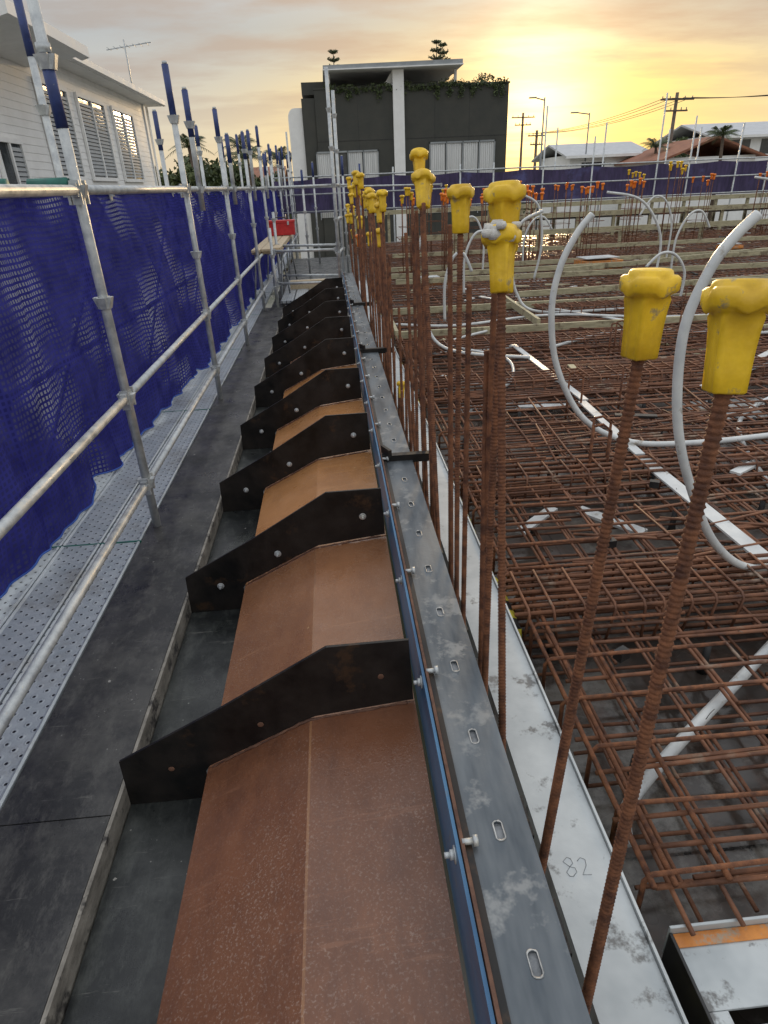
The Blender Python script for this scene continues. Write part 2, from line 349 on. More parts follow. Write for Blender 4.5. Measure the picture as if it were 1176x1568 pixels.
# ------------------------------------------------------------------ white edge form
we=empty('white_edge_form')
b=B(M['whiteform'])
b.prism_y([(.462,-.2),(.462,.10),(.640,.10),(.640,.085),(.472,.085),(.472,-.2)],-1,13)
b.prism_y([(.641,-.2),(.641,.112),(.649,.112),(.649,-.2)],-1,13)
b.make('metal_flange',we,bevel=.001)
b=B(M['hazard'],M['blackplastic'])
y=-.9
while y<12.9:
    a_=rnd(.675,.70); b.prism_y([(.655,.085),(a_,rnd(.0,.06)),(a_+.01,-.15),(.655,-.15)],y,y+rnd(.25,.45),0); y+=.5
b.box(.66,.715,-1,13,-.18,-.152,1)  # black strip standing in for the shade in the open gap
b.make('hazard_tape_strip',we)
b=B(M['greytrim'])
def marks(x,y,s):
    def seg(pts): b.tube([(x+p[0]*s,y+p[1]*s,.1007) for p in pts],.0010,4,0)
    seg([(0,0),(.3,.25),(.28,.5),(0,.6),(-.3,.3),(-.2,.05),(0,0)]); seg([(0,.6),(.25,.8),(.2,1.1),(0,1.2),(-.3,.95),(0,.6)])
    seg([(1.1,0),(.6,.05),(1.0,.6),(1.05,.95),(.8,1.1),(.55,.9)])
marks(.52,.99,.045); b.make('chalk_marks',we)
b=B(M['black_steel']); b.box(.35,.461,-1,13,-.2,-.19)
y=.50
while y<12.5:
    b.box(.385,.452,y,y+.13,.088,.104); b.box(.40,.425,y,y+.012,-.18,.087); b.tube([(.43,y+.02,.104),(.43,y+.02,.135)],.013,8,0); y+=.31+rnd(-.03,.03)
b.make('black_spacer_channel')
# ------------------------------------------------------------------ starter bars with caps
def bar_pts(p0,p1,step):
    p0=Vector(p0);p1=Vector(p1); n=max(2,int((p1-p0).length/step)); return [p0.lerp(p1,i/n) for i in range(n+1)]
def cap(b,base,axis,mi,s=1.0,n=32):
    ax=Vector(axis).normalized(); u=ax.cross(Vector((0,1,0))).normalized(); w=ax.cross(u)
    prof=[(.0225,0,1),(.0255,.003,1),(.0262,.03,1),(.0272,.060,1),(.0290,.085,1),(.0315,.102,1),(.0335,.109,.3),(.0425,.114,0),(.0455,.118,0),(.0462,.128,0),(.0455,.137,0),(.041,.141,0),(.037,.1415,0),(.035,.148,0),(.031,.1505,0),(.0,.1505,0)]
    vs=[];fs=[]; rot=rnd(0,1.5)
    for i,(r,z,fin) in enumerate(prof):
        for j in range(n):
            a=2*math.pi*j/n; c4=math.cos(4*(a+rot))
            k=1+fin*(.34*max(0,c4)**4-.10)+(.08*c4 if 6<i<12 else 0)
            zz=z-(.009*max(0,-c4) if 6<i<12 else 0)
            vs.append(Vector(base)+ax*zz*s+(u*math.cos(a)+w*math.sin(a))*r*k*s)
    for i in range(len(prof)-1):
        for j in range(n):
            a=i*n+j;c=i*n+(j+1)%n; fs.append((a,c,c+n,a+n))
    fs.append(tuple(range(n)))
    b.add(vs,fs,mi,True)
def starter(base,top,r=.0115,capm='yellowcap',cs=1.0,mort=False,ribs=True):
    b=B(M['rust'],M[capm],M['mortar'])
    base=Vector(base);top=Vector(top); ax=(top-base).normalized()
    capb=top-ax*.150*cs
    end=capb+ax*.05
    side=ax.cross(Vector((0,1,0))).normalized()
    step=.0035 if ribs else .12
    P=bar_pts(base,end,step); n=len(P); bow=rnd(-.012,.012)
    P=[p+side*bow*math.sin(math.pi*i/(n-1)) for i,p in enumerate(P)]
    rad=[r*(1.15 if (i%3)==0 else .90) for i in range(n)] if ribs else None
    b.tube(P,r,8,0,True,rad)
    cap(b,capb,(ax+Vector((rnd(-.07,.07),rnd(-.07,.07),0))),1,cs)
    if mort:
        for k in range(20):
            a=rnd(0,6.28); rr0=rnd(.01,.048); c=capb+ax*(.150*cs+rnd(-.03,.006))+Vector((math.cos(a),math.sin(a),0))*rr0
            vs=[];nn=7; R_=rnd(.010,.020)
            for t in range(1,4):
                for j in range(nn):
                    q=2*math.pi*j/nn; rr=R_*math.sin(math.pi*t/4)*rnd(.8,1.2)
                    vs.append(c+Vector((math.cos(q)*rr,math.sin(q)*rr,R_*.8*math.cos(math.pi*t/4))))
            fs=[(i*nn+j,i*nn+(j+1)%nn,(i+1)*nn+(j+1)%nn,(i+1)*nn+j) for i in range(2) for j in range(nn)]+[tuple(range(nn)),tuple(range(2*nn,3*nn))]
            b.add(vs,fs,2,True)
    return b.make('rebar_starter_bar')
XB=.415
starter((XB,.66,-.18),(.55,.84,1.61),.0115)
starter((XB,.99,-.18),(.55,1.10,1.595),.0115)
starter((XB,1.27,-.18),(.425,1.67,1.640),.011,mort=True,cs=1.05)
starter((XB,1.57,-.18),(.458,1.76,1.735),.011,cs=1.1)
starter((XB,2.08,-.18),(.455,2.36,1.73),.0105)
starter((XB,2.45,-.18),(.45,3.30,1.79),.0105,cs=1.1)
starter((XB,2.75,-.18),(.455,3.42,1.88),.0105)
starter((XB,3.05,-.18),(.49,3.50,1.78),.0105)
starter((XB,4.3,-.18),(.445,4.48,.47),.009,cs=.8)
y=4.9
while y<12.3:
    for k in range(2):
        starter((XB+rnd(-.02,.02),y+rnd(-.1,.1),-.18),(.43+rnd(-.08,.07),y+rnd(.1,.6),rnd(1.60,1.90) if rnd(0,1)<.75 else rnd(1.1,1.5)),.0100,'yellowcap' if rnd(0,1)<.85 else 'orangecap',1.0,False,False)
    y+=.47
b=B(M['rust'])
for (y,dx,dy,h) in [(1.62,.02,.2,1.3),(1.66,.035,.16,1.55),(1.95,.015,.12,1.45),(2.2,.02,.25,1.5),(2.24,.035,.3,1.6),(2.6,.02,.6,1.6),(2.66,.03,.55,1.66),(2.9,.02,.5,1.62),(3.0,.035,.55,1.6),(3.3,.03,.3,1.55),(3.6,.0,.2,.9),(3.9,.02,.15,.7),(4.2,.02,.2,1.0),(4.6,.0,.2,1.3),(5.1,.03,.2,1.2),(3.75,.03,.1,.45),(4.05,.0,.1,.5),(4.45,.02,.1,.4),(4.75,.02,.1,.6),(3.45,.01,.35,1.5),(5.5,.02,.2,1.3),(6.0,.0,.2,1.4)]:
    P=bar_pts((XB+rnd(-.01,.01),y,-.18),(XB+dx,y+dy,h),.006); b.tube(P,.0095,7,0,True,[.0095*(1.14 if i%2 else .9) for i in range(len(P))])
b.make('rebar_starter_group')
# ------------------------------------------------------------------ slab deck
b=B(M['deck']); b.add([(.66,-1,-.19),(45,-1,-.19),(45,26,-.19),(.66,26,-.19)],[(0,1,2,3)]); b.box(.654,45,-1,26,-3.0,-.195); b.make('slab_formwork_deck')
b=B(M['rust_mesh'])
def bar(x0,y0,x1,y1,z,r,seg=1.1,wob=.008):
    d=math.hypot(x1-x0,y1-y0); n=max(1,int(d/seg)); P=[]
    px=-(y1-y0)/d; py=(x1-x0)/d; ph=rnd(0,6)
    for i in range(n+1):
        t=i/n; w=wob*math.sin(ph+i*1.7)+rnd(-.4,.4)*wob
        P.append((x0+(x1-x0)*t+px*w,y0+(y1-y0)*t+py*w,z+rnd(-.5,.5)*wob))
    b.tube(P,r,6,0)
for lay,(z,off) in enumerate(((.0,0),(-.12,.09))):
    y=.98+off
    while y<23:
        xs=.72+rnd(0,.07)
        L1=12 if y<6 else 34
        bar(xs,y,L1,y+rnd(-.08,.08),z+(.010 if lay==0 else -.01),.0075 if lay else .0084, .7 if y<6 else 3,.012)
        if rnd(0,1)<.55: bar(xs+rnd(.1,1),y+.024,rnd(2.2,6),y+.03+rnd(-.03,.05),z+.012,.0084,.7)
        y+=.150+rnd(-.045,.045) if y<9 else .26
    x=.80+off
    while x<30:
        ys_=.90+rnd(-.04,.1)
        bar(x,ys_,x+rnd(-.09,.09),23,z,.0076,.9,.012)
        if rnd(0,1)<.45: bar(x+.022,rnd(.95,2.5),x+.02+rnd(-.05,.05),rnd(4,9),z,.0082,.9)
        x+=.185+rnd(-.035,.035) if x<9 else .32
for i in range(130):
    x=rnd(.9,7); y=rnd(1.2,9); a=rnd(-.3,.3)+(0 if rnd(0,1)<.7 else 1.5); l=rnd(.5,1.9); bar(x,y,x+l*math.cos(a),y+l*math.sin(a),rnd(.014,.035),.0078,.5)
b.make('rebar_mesh')
def cage(name,x0,x1,y,w,h,zt,sp=.14,nb=3):
    b2=B(M['rust_mesh'])
    x=x0
    while x<x1:
        t=rnd(-.03,.03)
        loop=[(x+t,y,zt-h),(x,y,zt-.02),(x,y+.02,zt),(x,y+w-.02,zt),(x,y+w,zt-.02),(x+t,y+w,zt-h)]
        b2.tube(loop,.0064,6,0); x+=sp+rnd(-.04,.04)
    for i in range(nb):
        yy=y+.015+(w-.03)*i/(nb-1)
        b2.tube([(x0-.06,yy,zt-.017),((x0+x1)/2,yy+rnd(-.01,.01),zt-.02),(x1,yy,zt-.017)],.0100,7,0)
        b2.tube([(x0-.06,yy,zt-h),(x1,yy,zt-h)],.0100,7,0)
    b2.make(name)
cage('rebar_beam_cage',.74,5.5,2.14,.34,.20,.090,.11,7)
cage('rebar_beam_cage',.74,7.5,5.6,.35,.18,.09,.14,5)
cage('rebar_beam_cage',2.9,9.5,8.9,.35,.18,.14,.15,4)
cage('rebar_beam_cage',.74,4.2,3.55,.25,.17,.065,.14,4)
cage('rebar_beam_cage',.74,10,7.1,.35,.18,.10,.15,4)
b=B(M['rust'],M['wire'])
y=1.0
while y<14:
    x=rnd(.72,.75)
    b.tube([(x,y,-.18),(x,y,.03),(x+.02,y,.055),(x+.45+rnd(0,.3),y+rnd(-.02,.02),.055)],.0080,6,0); y+=.22 if y<4 else .4
for x in(.74,.80,.95): b.tube([(x,.97,.045),(x+.01,4,.04),(x,13,.045)],.0092,7,0)
for (x,y) in [(1.62,3.75),(1.68,3.9),(3.0,6.8),(3.1,6.9),(2.4,5.1),(5.0,9.0),(1.9,5.0),(4.1,7.4)]:
    b.tube([(x,y,-.18),(x,y,.30)],.009,6,0); b.tube([(x+.12,y,-.18),(x+.12,y,.26)],.009,6,0); b.tube([(x+.12,y,.26),(x+.06,y,.31),(x,y,.30)],.009,6,0)
b.tube([(1.02,.5,-.15),(1.06,.75,.12),(1.2,1.0,.2)],.009,7,0)
for i in range(320):
    x=.8+.2*random.randint(0,20)+rnd(-.02,.02); y=rnd(1.0,6.5); a=rnd(0,6.28)
    b.tube([(x,y,.0),(x+.012*math.cos(a),y+.012*math.sin(a),.022),(x+.03*math.cos(a),y+.03*math.sin(a),.022+rnd(.0,.03))],.0016,3,1)
b.make('rebar_edge_ligature')
b=B(M['blackplastic'])
for i in range(240):
    x=.98+.55*(i%14)+rnd(-.15,.15); y=1.45+.62*(i//14)+rnd(-.15,.15)
    b.tube([(x,y,-.188),(x,y,-.15),(x,y,-.03)],.02,7,0,True,[.026,.020,.014])
for (x,y) in [(1.35,2.75),(2.2,1.9),(1.1,4.1),(2.6,3.2),(1.75,1.45),(1.9,3.4),(1.05,1.9)]: b.obox((x,y,.03),.020,.028,.02,rnd(0,3))
b.make('bar_chair')
def conduit(P,r,n=10,mat='conduit'):
    b=B(M[mat]); b.tube(smooth_path(P,8),r,n,0); b.make('white_conduit')
conduit([(1.64,4.2,1.53),(1.55,4.2,1.42),(1.46,4.2,1.22),(1.43,4.2,.95),(1.50,4.2,.58),(1.70,4.15,.22),(2.0,4.05,.06),(2.4,3.98,.04),(3.2,4.05,.035),(5,4.3,.035)],.021)
conduit([(1.49,2.3,1.60),(1.42,2.3,1.53),(1.35,2.3,1.42),(1.295,2.3,1.20),(1.335,2.3,.86),(1.45,2.3,.55),(1.64,2.33,.24),(1.88,2.38,.06),(2.2,2.45,.03),(3.5,2.6,.03)],.0190,12)
conduit([(.75,1.15,-.02),(.83,1.30,-.06),(1.1,1.52,-.08),(1.68,1.93,-.07),(2.6,2.6,-.06)],.022)
conduit([(2.9,9.2,1.35),(2.6,9.2,1.2),(2.5,9.2,.8),(2.6,9.2,.3),(2.9,9.1,.05),(4,9,.04)],.02)
conduit([(1.0,7.2,1.3),(.92,7.2,1.0),(.98,7.2,.5),(1.2,7.0,.1),(2.05,6.6,.04)],.018)
conduit([(4.5,11,1.5),(5.1,11,1.35),(5.5,11,.8),(5.5,11,.1)],.02)
conduit([(8.2,13,1.6),(8.9,13,1.4),(9.3,13,.7),(9.3,13,.1)],.022)
conduit([(3.4,12,1.5),(3.7,12,1.3),(3.8,12,.7),(3.7,12,.1)],.02)
for (x,y,h,dx) in [(6.3,12,1.1,.5),(7.2,14,1.3,-.6),(4.2,14.5,1.0,.5),(10.5,15,1.2,.7),(5.2,9.5,.7,-.5),(2.2,11,1.0,.4),(11.5,12,1.0,-.7),(1.5,8.8,.9,.3),(6.8,9.2,1.0,.5),(12.8,16,1.3,-.6),(3.1,13.6,1.1,-.4)]:
    conduit([(x,y,.05),(x,y,h*.6),(x+dx*.35,y,h*.95),(x+dx*.8,y,h),(x+dx*1.2,y,h*.75)],.02,8)
conduit([(.8,8.7,.06),(1.6,8.4,.06),(3.0,8.8,.05),(4.6,8.2,.05),(7,8.6,.05)],.018,8)
conduit([(1.0,6.1,.04),(1.5,5.6,.04),(1.8,6.6,.04),(1.3,7.4,.05),(1.9,8.0,.05)],.016,8)
conduit([(3.2,5.2,.04),(4.5,5.9,.04),(6.0,5.6,.04),(8.5,6.4,.04)],.018,8)
conduit([(2.4,7.0,.04),(3.6,7.6,.05),(5.0,7.1,.04),(7.0,7.9,.05),(9.5,7.5,.05)],.018,8)
conduit([(2.6,3.2,-.05),(3.2,4.6,-.04),(4.4,5.2,.03),(5.6,4.9,.03)],.018,8)
b=B(M['conduit'])
b.obox((2.07,6.2,.03),.032,1.1,.006,.02); b.obox((2.03,4.45,.035),.034,.6,.006,-.03); b.obox((2.02,3.0,.03),.045,.80,.006,.02)
b.obox((4.8,6.5,.03),.035,2.0,.006,-.9); b.obox((3.2,9.4,.03),.035,1.6,.006,.5); b.obox((5.8,8.2,.03),.035,1.2,.006,-.5)
b.make('flat_white_duct')
b=B(M['conduit'],M['timber'],M['blackplastic'],M['deck'])
for i in range(560):
    x=rnd(.9,18); y=rnd(3.0,20); s=rnd(.02,.05); b.obox((x,y,rnd(-.17,.05)),s*rnd(1,5),s*rnd(.4,1),.008,rnd(0,3.1),random.choice([0,1,1,2,3]))
for i in range(30):
    x=rnd(1.2,10); y=rnd(5,15); b.obox((x,y,-.175),rnd(.2,.5),rnd(.1,.3),.006,rnd(-.1,.1),0)
b.make('formwork_offcuts')
def timber(x0,y0,x1,y1,z,w=.045,h=.09,mat='timber'):
    b=B(M[mat]); d=math.hypot(x1-x0,y1-y0); b.obox(((x0+x1)/2,(y0+y1)/2,z),d/2,w/2,h/2,math.atan2(y1-y0,x1-x0)); b.make('formwork_timber',bevel=.002)
timber(.74,8.05,5.2,8.0,.05); timber(.76,8.05,.80,12.0,.06); timber(.80,9.6,7.5,9.5,.07); timber(1.2,12.6,9,12.3,.09)
timber(3.0,10.5,12,11.2,.08); timber(2.6,8.1,2.66,10.3,.10); timber(4.6,13,11,15,.1); timber(1.0,14.5,14,14.5,.1); timber(9,12,15,9.5,.08); timber(5,7.2,9.5,8.4,.06)
timber(6,10.6,14,9.8,.1); timber(1.5,16.4,18,16.2,.2); timber(8,13.6,16,14.4,.15); timber(.9,13.2,6,13.3,.12)
b=B(M['timber'],M['deck'])
for (x0,x1,y0,y1,z) in [(2.0,34,19.0,19.06,.45),(4,34,21.5,21.56,.75),(.6,34,24.4,24.46,.95)]:
    b.box(x0,x1,y0,y1,z-.14,z,0)
    x=x0+.3
    while x<x1: b.box(x,x+.09,y0+.061,y1+.09,-.18,z-.02,0); x+=1.2
b.box(6,34,21.6,24.3,.55,.60,1)
b.make('raised_formwork')
for (x,y,s) in [(5.7,14.0,1.),(1.9,12.9,.5),(9.8,16,.6)]:
    b=B(M['orange'],M['whiteform']); b.obox((x,y,.02),.42*s,.28*s,.13*s,.1,0); b.obox((x-.02,y,.16*s+.04),.38*s,.24*s,.008,.1,1); b.obox((x,y-.3*s,.05),.43*s,.015,.02,.1,0); b.make('orange_service_box',bevel=.004)
b=B(M['whiteform'],M['orange'],M['blackplastic'])
x0,x1,y0,y1,zt=.765,1.40,.45,.895,-.04
b.box(x0,x1,y0,.685,zt-.01,zt,0); b.box(x0,x1,.72,y1,zt-.01,zt,0); b.box(x0,.815,.686,.719,zt-.01,zt,0); b.box(1.1,x1,.686,.719,zt-.01,zt,0)
b.box(x0-.008,x1,y1+.001,y1+.009,zt-.09,zt+.028,0); b.box(x0,x1,y1-.035,y1,zt+.001,zt+.005,1)
b.box(x0-.010,x0-.001,y0,y1,zt-.12,zt+.012,2)
b.box(.79,1.2,.66,.74,-.185,-.175,2)
b.make('steel_cast_in_tray',bevel=.002)
def cluster(cx,cy,n,h,capm):
    b=B(M['rust'],M[capm])
    for i in range(n):
        x=cx+rnd(-.25,.25); y=cy+rnd(-.25,.25); t=(x+rnd(-.03,.03),y,h+rnd(-.1,.1)); b.tube([(x,y,-.18),t],.009,5,0); cap(b,(t[0],t[1],t[2]-.05),(0,0,1),1,1.0,12)
    for z in(.2,.5,.8): b.tube([(cx-.25,cy-.25,z),(cx+.25,cy-.25,z),(cx+.25,cy+.25,z),(cx-.25,cy+.25,z),(cx-.25,cy-.25,z)],.006,5,0)
    b.make('column_starter_cage')
for (x,y,n,h,c) in [(2.6,14.5,6,1.45,'orangecap'),(3.4,15.5,5,1.4,'orangecap'),(4.6,15,7,1.45,'orangecap'),(6.2,16,6,1.5,'orangecap'),(7.6,17,6,1.5,'orangecap'),(8.9,17.5,7,1.8,'yellowcap'),(5.4,20,5,1.5,'orangecap'),(1.6,13.5,5,1.5,'yellowcap'),(10.5,19,5,1.5,'orangecap'),(13,20,6,1.6,'orangecap'),(3.0,19,5,1.5,'yellowcap'),(2.0,17,5,1.4,'orangecap'),(16,21,6,1.6,'orangecap'),(7.0,20.5,6,1.5,'orangecap'),(11.8,17,5,1.3,'orangecap'),(4.1,18,5,1.4,'orangecap'),(9.4,21,5,1.7,'yellowcap')]:
    cluster(x,y,n,h,c)
# ------------------------------------------------------------------ scaffolding on left
def standard(b,x,y,z0,z1,lean=(0,0),sleeve=True,r=.024):
    p0=Vector((x,y,z0));p1=Vector((x+lean[0],y+lean[1],z1)); b.tube([p0,p1],r,12,0)
    if sleeve:
        ax=(p1-p0).normalized(); h=rnd(.25,.4); top=p1
        b.tube([top-ax*h,top],r+.002,12,1); b.tube([top,top+ax*.02],r*.8,12,0)
    z=.29
    while z<z1-.1:
        if z>z0:
            t=(z-z0)/(z1-z0); cup(b,p0.lerp(p1,t))
        z+=.495
def cup(b,c,mi=0):
    for k in range(4):
        a=k*math.pi/2; d=Vector((math.cos(a),math.sin(a),0)); e=Vector((-d.y,d.x,0))
        vs=[c+d*.022+e*.022+Vector((0,0,-.035)),c+d*.022-e*.022+Vector((0,0,-.035)),c+d*.030-e*.014+Vector((0,0,-.035)),c+d*.030+e*.014+Vector((0,0,-.035)),
            c+d*.022+e*.022+Vector((0,0,.02)),c+d*.022-e*.022+Vector((0,0,.02)),c+d*.046-e*.020+Vector((0,0,.02)),c+d*.046+e*.020+Vector((0,0,.02))]
        b.add(vs,[(0,3,2,1),(4,5,6,7),(0,1,5,4),(1,2,6,5),(2,3,7,6),(3,0,4,7)],mi)
def ledger(b,p0,p1,r=.0215,ends=True):
    p0=Vector(p0);p1=Vector(p1); d=(p1-p0).normalized(); b.tube([p0+d*.05,p1-d*.05],r,12,0)
    if ends:
        for p,s in((p0,1),(p1,-1)):
            q=p+d*s*.045; ang=math.atan2(d.y,d.x)
            b.obox(q,.028,.016,.028,ang,0); b.obox(q-Vector((0,0,.01)),.006,.022,.05,ang,0)
sc=empty('scaffolding')
ys=[-1.45,.98,3.38,5.92,8.25,10.75,13.2,15.6,18.0,20.4,22.8,25.2]
b=B(M['galv'],M['blue_paint'])
for i,y in enumerate(ys):
    top=[2.0,1.9,3.0,2.62,2.55,2.5,2.75,2.6,2.7,2.8,2.7,2.9][i]
    standard(b,XP,y,-.35,top,(-.01,0.0),i>2)
    if i==2: b.tube([(XP-.0085,y,2.02),(XP-.0095,y,2.30)],.0265,12,1); b.tube([(XP-.0095,y,2.295),(XP-.0095,y,2.33)],.031,12,0)
    standard(b,XO,[y+.02,y,y,y-.9,y,y,y,y,y,y,y,y][i],-.35,[1.85,1.85,1.85,2.85,2.55,2.6,2.6,2.8,2.7,2.8,2.8,3][i],(0,.02),i>2)
    if i in(3,4,5,6,8): standard(b,XP+.02,y+.5,1.6,2.3+rnd(0,.3),(0,0))
b.make('standards',sc)
b=B(M['galv'],M['green_paint'])
for i in range(len(ys)-1):
    y0,y1=ys[i],ys[i+1]
    for z in(.285,.79,1.775): ledger(b,(XP,y0,z),(XP,y1,z))
    for z in(.30,.79,1.775): ledger(b,(XO,y0,z),(XO,y1,z))
    b.tube([(XO-.03,y0,.1),(XO-.03,y1,1.7)],.021,10,0)
for y in ys:
    ledger(b,(XP,y,1.775),(XO,y,1.775)); ledger(b,(XP,y,-.08),(XO,y,-.08))
b.tube([(XP-.03,3.34,1.80),(XP-.2,3.34,1.80)],.03,10,1); b.obox((XP-.05,3.40,1.79),.05,.03,.035,0,1)
b.tube([(XP-.28,3.30,1.80),(XP-.36,3.30,1.80)],.034,10,1)
b.make('ledgers',sc)
def netting(name,mat,y0,y1,z0,z1,fx,ny,nz,hem=True):
    vs=[];uv=[];fs=[]
    for i in range(ny+1):
        y=y0+(y1-y0)*i/ny
        for j in range(nz+1):
            t=j/nz; x,yy,z=fx(y,t,z0,z1); vs.append((x,yy,z)); uv.append((y,z0+(z1-z0)*t))
    for i in range(ny):
        for j in range(nz):
            a=i*(nz+1)+j; fs.append((a,a+nz+1,a+nz+2,a+1))
    me=bpy.data.meshes.new(name); me.from_pydata(vs,[],fs); me.materials.append(mat)
    l=me.uv_layers.new(name='UVMap')
    for lp in me.loops: l.data[lp.index].uv=uv[lp.vertex_index]
    me.polygons.foreach_set('use_smooth',[True]*len(fs)); me.update()
    o=bpy.data.objects.new(name,me); col.objects.link(o); 
    if hem:
        b=B(M['hem'])
        for j in(0,nz):
            b.tube([Vector(vs[i*(nz+1)+j])+Vector((.004,0,.002)) for i in range(ny+1)],.006,5,0)
        b.make('hem_rope',o)
    return o
def fold(y,t,amp):
    return amp*(.5*math.sin(y*7.3+2*math.sin(y*1.7+t*3))+.3*math.sin(y*17+t*5+3*math.sin(y*.9))+.2*math.sin(y*31-t*8))
def fx(y,t,z0,z1):
    base=-1.67+.22*min(1,max(0,(y-4)/4)) ; top=XO+.03
    bul=.06*abs(math.sin(y*math.pi/2.43+.4))
    x=base*(1-t)+top*t+bul*math.sin(math.pi*t)*1.2
    x+=fold(y,t,.048*(1-.75*t)+.004)+.010*math.sin(t*11+y*2)*(1-t)+.006*math.sin(t*5-y*3)
    z=z0+(z1-z0)*t+ (.03*math.sin(y*5)+.02*math.sin(y*13))*(1-t)**3 - .02*abs(math.sin(y*math.pi/.6))*t**3
    return x,y,max(z,.014)
netting('blue_safety_netting',M['net'],-1.4,25.2,.03,1.78,fx,900,26)
def fxr(y,t,z0,z1):
    return y,25.2+fold(y,t,.05),z0+(z1-z0)*t-.06*abs(math.sin(y*1.3))*t
netting('perimeter_netting',M['net2'],-1.8,44,.95,2.05,fxr,500,8,False)
b=B(M['galv'],M['blue_paint'])
x=-1.2
while x<44:
    if not(.2<x<6.5): b.tube([(x,25.05,-3.5),(x,25.05,rnd(2.6,4.2))],.03,8,0)
    else: b.tube([(x,25.05,-3.5),(x,25.05,2.3)],.03,8,0)
    if rnd(0,1)<.6 and x>7: b.tube([(x+.7,25.9,-3.5),(x+.7,25.9,rnd(2.6,4.0))],.03,8,0)
    x+=random.choice([1.2,1.8,2.4])
for z in(1.0,1.55,2.1): b.tube([(-1.8,25.0,z),(44,25.0,z)],.024,8,0)
b.make('perimeter_scaffolding')
b=B(M['galv'],M['blue_paint'],M['perf'])
standard(b,.13,11.0,-.3,3.28,(.0,0),False,.027); standard(b,.22,11.9,-.3,3.1,(0,0),False,.027)
standard(b,-.95,12.3,-.3,1.4,(0,0),False); standard(b,-.95,11.2,-.3,1.2,(0,0),False)
for z in(.3,.79,1.285,1.775): ledger(b,(.13,11.0,z),(.22,11.9,z),.021,False)
for z in(.35,.85): ledger(b,(-.95,11.2,z),(.13,11.0,z)); ledger(b,(-.95,12.3,z),(.2,11.9,z))
ledger(b,(XP,13.2,1.78),(.2,13.2,1.78)); ledger(b,(XP,15.6,1.78),(.6,15.6,1.78)); ledger(b,(XP,18,1.78),(3,18,1.7))
for (x,y) in((.15,13.2),(-.5,15.6),(.4,16),(-.3,18.4),(.9,18.4)): standard(b,x,y,-.3,rnd(1.9,2.5),(0,0),True)
for k in range(4): b.box(-.90+.23*k,-.69+.23*k,11.25,14,.02,.06,2)
b.make('access_scaffold')
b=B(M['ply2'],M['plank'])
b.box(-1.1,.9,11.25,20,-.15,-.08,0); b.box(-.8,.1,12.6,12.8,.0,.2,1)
b.make('end_platform')
tr=empty('timber_trestle')
b=B(M['plank'])
for k in range(3):
    for m in range(2): b.box(-1.30+.16*k+rnd(-.01,.01),-1.155+.16*k,11.4+rnd(-.2,.2),15.6+rnd(-.4,.3),.80+.04*m,.835+.04*m)
b.make('planks',tr,bevel=.002)
b=B(M['galv_dark'])
for y in(11.9,14.6):
    b.box(-1.34,-.80,y,y+.05,.75,.797)
    for x in(-1.3,-.84):
        b.tube([(x,y+.02,.76),(x-.08,y-.25,-.06)],.016,6,0); b.tube([(x,y+.02,.76),(x+.06,y+.28,-.06)],.016,6,0)
b.make('trestle_legs',tr)
b=B(M['red'],M['blackplastic'],M['galv'])
b.box(-1.28,-.72,14.6,14.95,.885,1.12,0); b.box(-1.29,-.71,14.59,14.96,1.122,1.17,0)
b.tube([(-1.12,14.77,1.17),(-1.1,14.77,1.22),(-.9,14.77,1.22),(-.88,14.77,1.17)],.012,6,1)
for x in(-1.15,-.86): b.box(x,x+.04,14.575,14.589,1.08,1.15,2)
b.make('red_toolbox',bevel=.008)
# ------------------------------------------------------------------ left house
h=empty('white_house')
HX=-7.0
b=B(M['whitewall'])
z=-3.6
while z<5.0:
    b.prism_y([(HX-.02,z),(HX+.008,z),(HX-.001,z+.17),(HX-.02,z+.17)],15.5,30.2,0); z+=.172
b.box(-15,HX-.021,15.5,30.2,-3.6,5.0)
b.box(HX+.013,HX+.05,30.1,30.22,-3.6,5.0)
b.make('walls',h)
b=B(M['roofmetal'],M['whitewall'],M['greytrim'])
b.prism_y([(-15.4,5.2),(-11,6.0),(-6.35,5.16),(-6.35,5.10),(-11,5.92),(-15.4,5.1)],18.9,31.1,0)
b.prism_y([(-6.42,4.96),(-6.42,5.10),(-6.30,5.14),(-6.30,4.98)],18.6,31.3,1)
b.box(HX-.1,-6.43,18.9,31.1,4.95,4.98,1)
b.prism_y([(-14,4.9),(-9.4,6.3),(-5.6,5.0),(-5.6,4.85),(-9.4,6.1),(-14,4.7)],15.0,19.2,0)
b.prism_y([(-5.75,4.75),(-5.75,4.95),(-5.55,5.02),(-5.55,4.80)],14.9,19.4,1)
b.prism_y([(HX+.02,4.6),(HX+.02,4.98),(-5.76,4.9),(-5.76,4.78)],15.1,19.1,1)
b.tube([(-6.95,30.6,4.9),(-6.95,30.6,-3.6)],.05,8,1)
b.make('roof',h)
b=B(M['whitewall'],M['glass'],M['louvre'])
